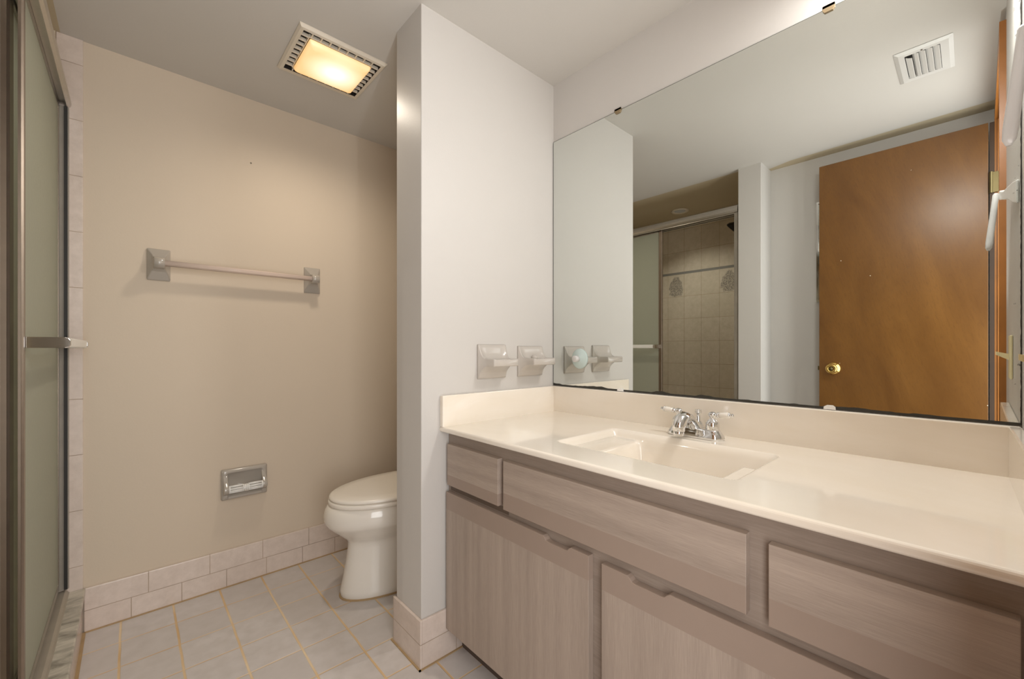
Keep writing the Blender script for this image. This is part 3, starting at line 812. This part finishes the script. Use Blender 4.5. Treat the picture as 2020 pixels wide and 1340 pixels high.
def panel(name, xf, xb, y0, y1, sw, label):
    t = thing(name, label, 'shower door', ((xf + xb) / 2, (y0 + y1) / 2, .183), 'sliding shower door panels')
    gx = (xf + xb) / 2
    z0, z1 = .183, 1.878
    for (ya, yb, nm) in ((y0, y0 + sw, 'stile'), (y1 - .012, y1, 'stile')):
        bm = bmesh.new()
        if ya == y0:
            out = [(xb, ya), (xf - .004, ya), (xf - .004, ya + .004), (xf, ya + .006), (xf, yb - .006), (xf - .003, yb), (xb, yb)]
            prism(bm, out, 2, z0, z1)
        else: add_box(bm, xb, xf, ya, yb, z0, z1)
        from_bm(nm, bm, M['alu_dull'], t)
    for za, zb_ in ((z0, z0 + .022), (z1 - .020, z1)):
        bm = bmesh.new(); add_box(bm, xb, xf, y0 + sw, y1 - .012, za, zb_); from_bm('rail', bm, M['alu'], t)
    bm = bmesh.new(); add_box(bm, gx - .0025, gx + .0025, y0 + sw - .004, y1 - .010, z0 + .018, z1 - .016)
    from_bm('glass_pane', bm, M['obscure'], t)
    return t
po = panel('sliding_shower_panel', -.1815, -.190, 1.518, YC - .0125, .031, 'outer obscure glass shower panel with the towel bar')
pi_ = panel('sliding_shower_panel', -.206, -.221, 1.545, YC - .0125, .056, 'inner obscure glass shower panel slid behind the outer one')
# towel bar of the outer panel
for ya in (1.545, 2.125):
    bm = bmesh.new()
    out = [(-.1815, 1.0235), (-.1815, 1.0505), (-.118, 1.0505), (-.112, 1.0485), (-.1085, 1.043), (-.1085, 1.031), (-.112, 1.0255), (-.118, 1.0235)]
    prism(bm, [(x, z) for x, z in out], 1, ya - .006, ya + .006)
    bmesh.ops.recalc_face_normals(bm, faces=bm.faces); bevel(bm, .0015, 2, 60)
    from_bm('bar_bracket', bm, M['chrome'], po)
bm = bmesh.new(); add_box(bm, -.129, -.111, 1.551, 2.119, 1.0245, 1.0495); bmesh.ops.recalc_face_normals(bm, faces=bm.faces); bevel(bm, .004, 3)
br = from_bm('towel_rail', bm, M['plastic_white'], po); br['label'] = 'white plastic towel rail'
# shower head on the near end wall
sh = thing('shower_head', 'dark shower head on a bent arm, seen in the mirror over the shower', 'shower head', (-.45, .993, 1.90))
bm = bmesh.new(); lathe(bm, [(.028, 0), (.026, .006), (.012, .010)], (-.45, .993, 1.93), 1, 24); from_bm('wall_flange', bm, M['dark_head'], sh, True)
bm = bmesh.new(); tube(bm, [(-.45, .998, 1.93), (-.45, 1.03, 1.933), (-.45, 1.06, 1.925), (-.45, 1.09, 1.90)], .0095, 14); from_bm('arm', bm, M['dark_head'], sh, True)
bm = bmesh.new()
dv = Vector((0, .75, -.66)).normalized(); p0 = Vector((-.45, 1.088, 1.902))
tube(bm, [p0 + dv * t for t in (0, .015, .03, .05, .066, .072)], [.012, .014, .022, .040, .045, .043], 28); from_bm('spray_head', bm, M['dark_head'], sh, True)
dl = thing('recessed_light', 'round recessed light in the shower ceiling, seen in the mirror', 'ceiling light', (-.626, 1.607, H))
bm = bmesh.new(); lathe(bm, [(.066, 0), (.066, -.004), (.060, -.007), (.046, -.005), (.042, -.001)], (-.626, 1.607, H), 2, 36); from_bm('trim_ring', bm, M['almond'], dl, True)
bm = bmesh.new(); lathe(bm, [(.043, -.001), (.043, -.003), (.001, -.0035)], (-.626, 1.607, H), 2, 30); from_bm('lens', bm, plain('downlight_lens_added_glow', (150, 144, 132), .4, Emission_Color=(1, .93, .8, 1), Emission_Strength=.05), dl, True)  # faint lens glow is added; the downlight is off
d = bpy.data.lights.new('shower_fill', 'SPOT'); d.spot_size = math.radians(134); d.spot_blend = 1; d.shadow_soft_size = 0; d.energy = 15; d.color = (1, .96, .88)  # spot added to brighten the shower; the fitting itself is unlit
lo = bpy.data.objects.new('shower_fill', d); col.objects.link(lo); lo.parent = dl; lo.location = (0, 0, -.012)

# ------------------------------------------------------------------ end wall: light switch, towel arm; recess: framed mirror
sw = thing('light_switch', 'cream toggle light switch beside the door casing, seen in the mirror', 'light switch', ew(.905, 0, 1.0))
bm = bmesh.new(); add_box(bm, .87, .94, .0003, .0065, .943, 1.057, ew); bmesh.ops.recalc_face_normals(bm, faces=bm.faces); bevel(bm, .003, 2); from_bm('switch_plate', bm, M['plastic_cream'], sw)
bm = bmesh.new()
vs8 = [ew(*q) for q in ((.900, .006, .992), (.910, .006, .992), (.910, .006, 1.008), (.900, .006, 1.008), (.9015, .030, 1.006), (.9085, .030, 1.006), (.9085, .030, 1.0145), (.9015, .030, 1.0145))]
vv = [bm.verts.new(p) for p in vs8]
for q in ((0, 1, 2, 3), (4, 5, 6, 7), (0, 1, 5, 4), (1, 2, 6, 5), (2, 3, 7, 6), (3, 0, 4, 7)): bm.faces.new([vv[i] for i in q])
from_bm('toggle', bm, M['plastic_cream'], sw)

ta = thing('wall_hook', 'white wall hook bracket with a hanging frosted arm at the mirror right edge', 'hook', ew(1.12, 0, 1.40))
bm = bmesh.new()
# flared fin standing on the wall, reaching towards the doorway and ending in a pivot
prof = [(1.20, .0, 1.334, 1.384), (1.16, .004, 1.345, 1.391), (1.10, .008, 1.367, 1.400), (1.04, .011, 1.383, 1.410), (.98, .013, 1.397, 1.419), (.91, .016, 1.415, 1.437), (.86, .018, 1.429, 1.452), (.836, .018, 1.432, 1.451)]
rings = []
for x, d_, za, zb_ in prof:
    rings.append([ew(x, max(d_ - .009, .0005), za), ew(x, d_ + .005, za), ew(x, d_ + .005, zb_), ew(x, max(d_ - .009, .0005), zb_)])
loft(bm, rings); bmesh.ops.recalc_face_normals(bm, faces=bm.faces); bevel(bm, .0025, 2, 40)
from_bm('wall_bracket', bm, M['plastic_white'], ta)
bm = bmesh.new()
q0, q1 = Vector(ew(.852, .0285, 1.444)), Vector(ew(.850, .0425, 1.294))
ps = [q0.lerp(q1, t) for t in (-.03, 0, .3, .6, .85, .95, 1.0)]
tube(bm, ps, [.004, .0064, .0066, .0072, .0076, .0068, .003], 16)
from_bm('hanging_arm', bm, M['frost_white'], ta, True)

fmz = thing('framed_mirror', 'chrome edged wall mirror mostly hidden behind the open door', 'mirror', (-.315, .42, 1.58))
bm = bmesh.new()
for a_, b_, c_, d_ in ((.23, .6105, 1.2905, 1.300), (.23, .6105, 1.8575, 1.867), (.23, .239, 1.300, 1.8575), (.6015, .6105, 1.300, 1.8575)): add_box(bm, -.3149, -.297, a_, b_, c_, d_)
from_bm('chrome_frame', bm, M['chrome'], fmz)
box('mirror_pane', -.3148, -.306, .239, .6015, 1.300, 1.8575, plain('small_mirror_pane', (205, 210, 205), .02, metal=1.), fmz)

# a small screw left in the back wall
bm = bmesh.new(); lathe(bm, [(.003, 0), (.003, -.002), (.001, -.003)], (.3857, C - .0002, 1.847), 1, 10)
tag(from_bm('screw', bm, M['hot_dot'], origin=(.3857, C, 1.847)), 'tiny screw left in the cream wall above the towel bar', 'screw')
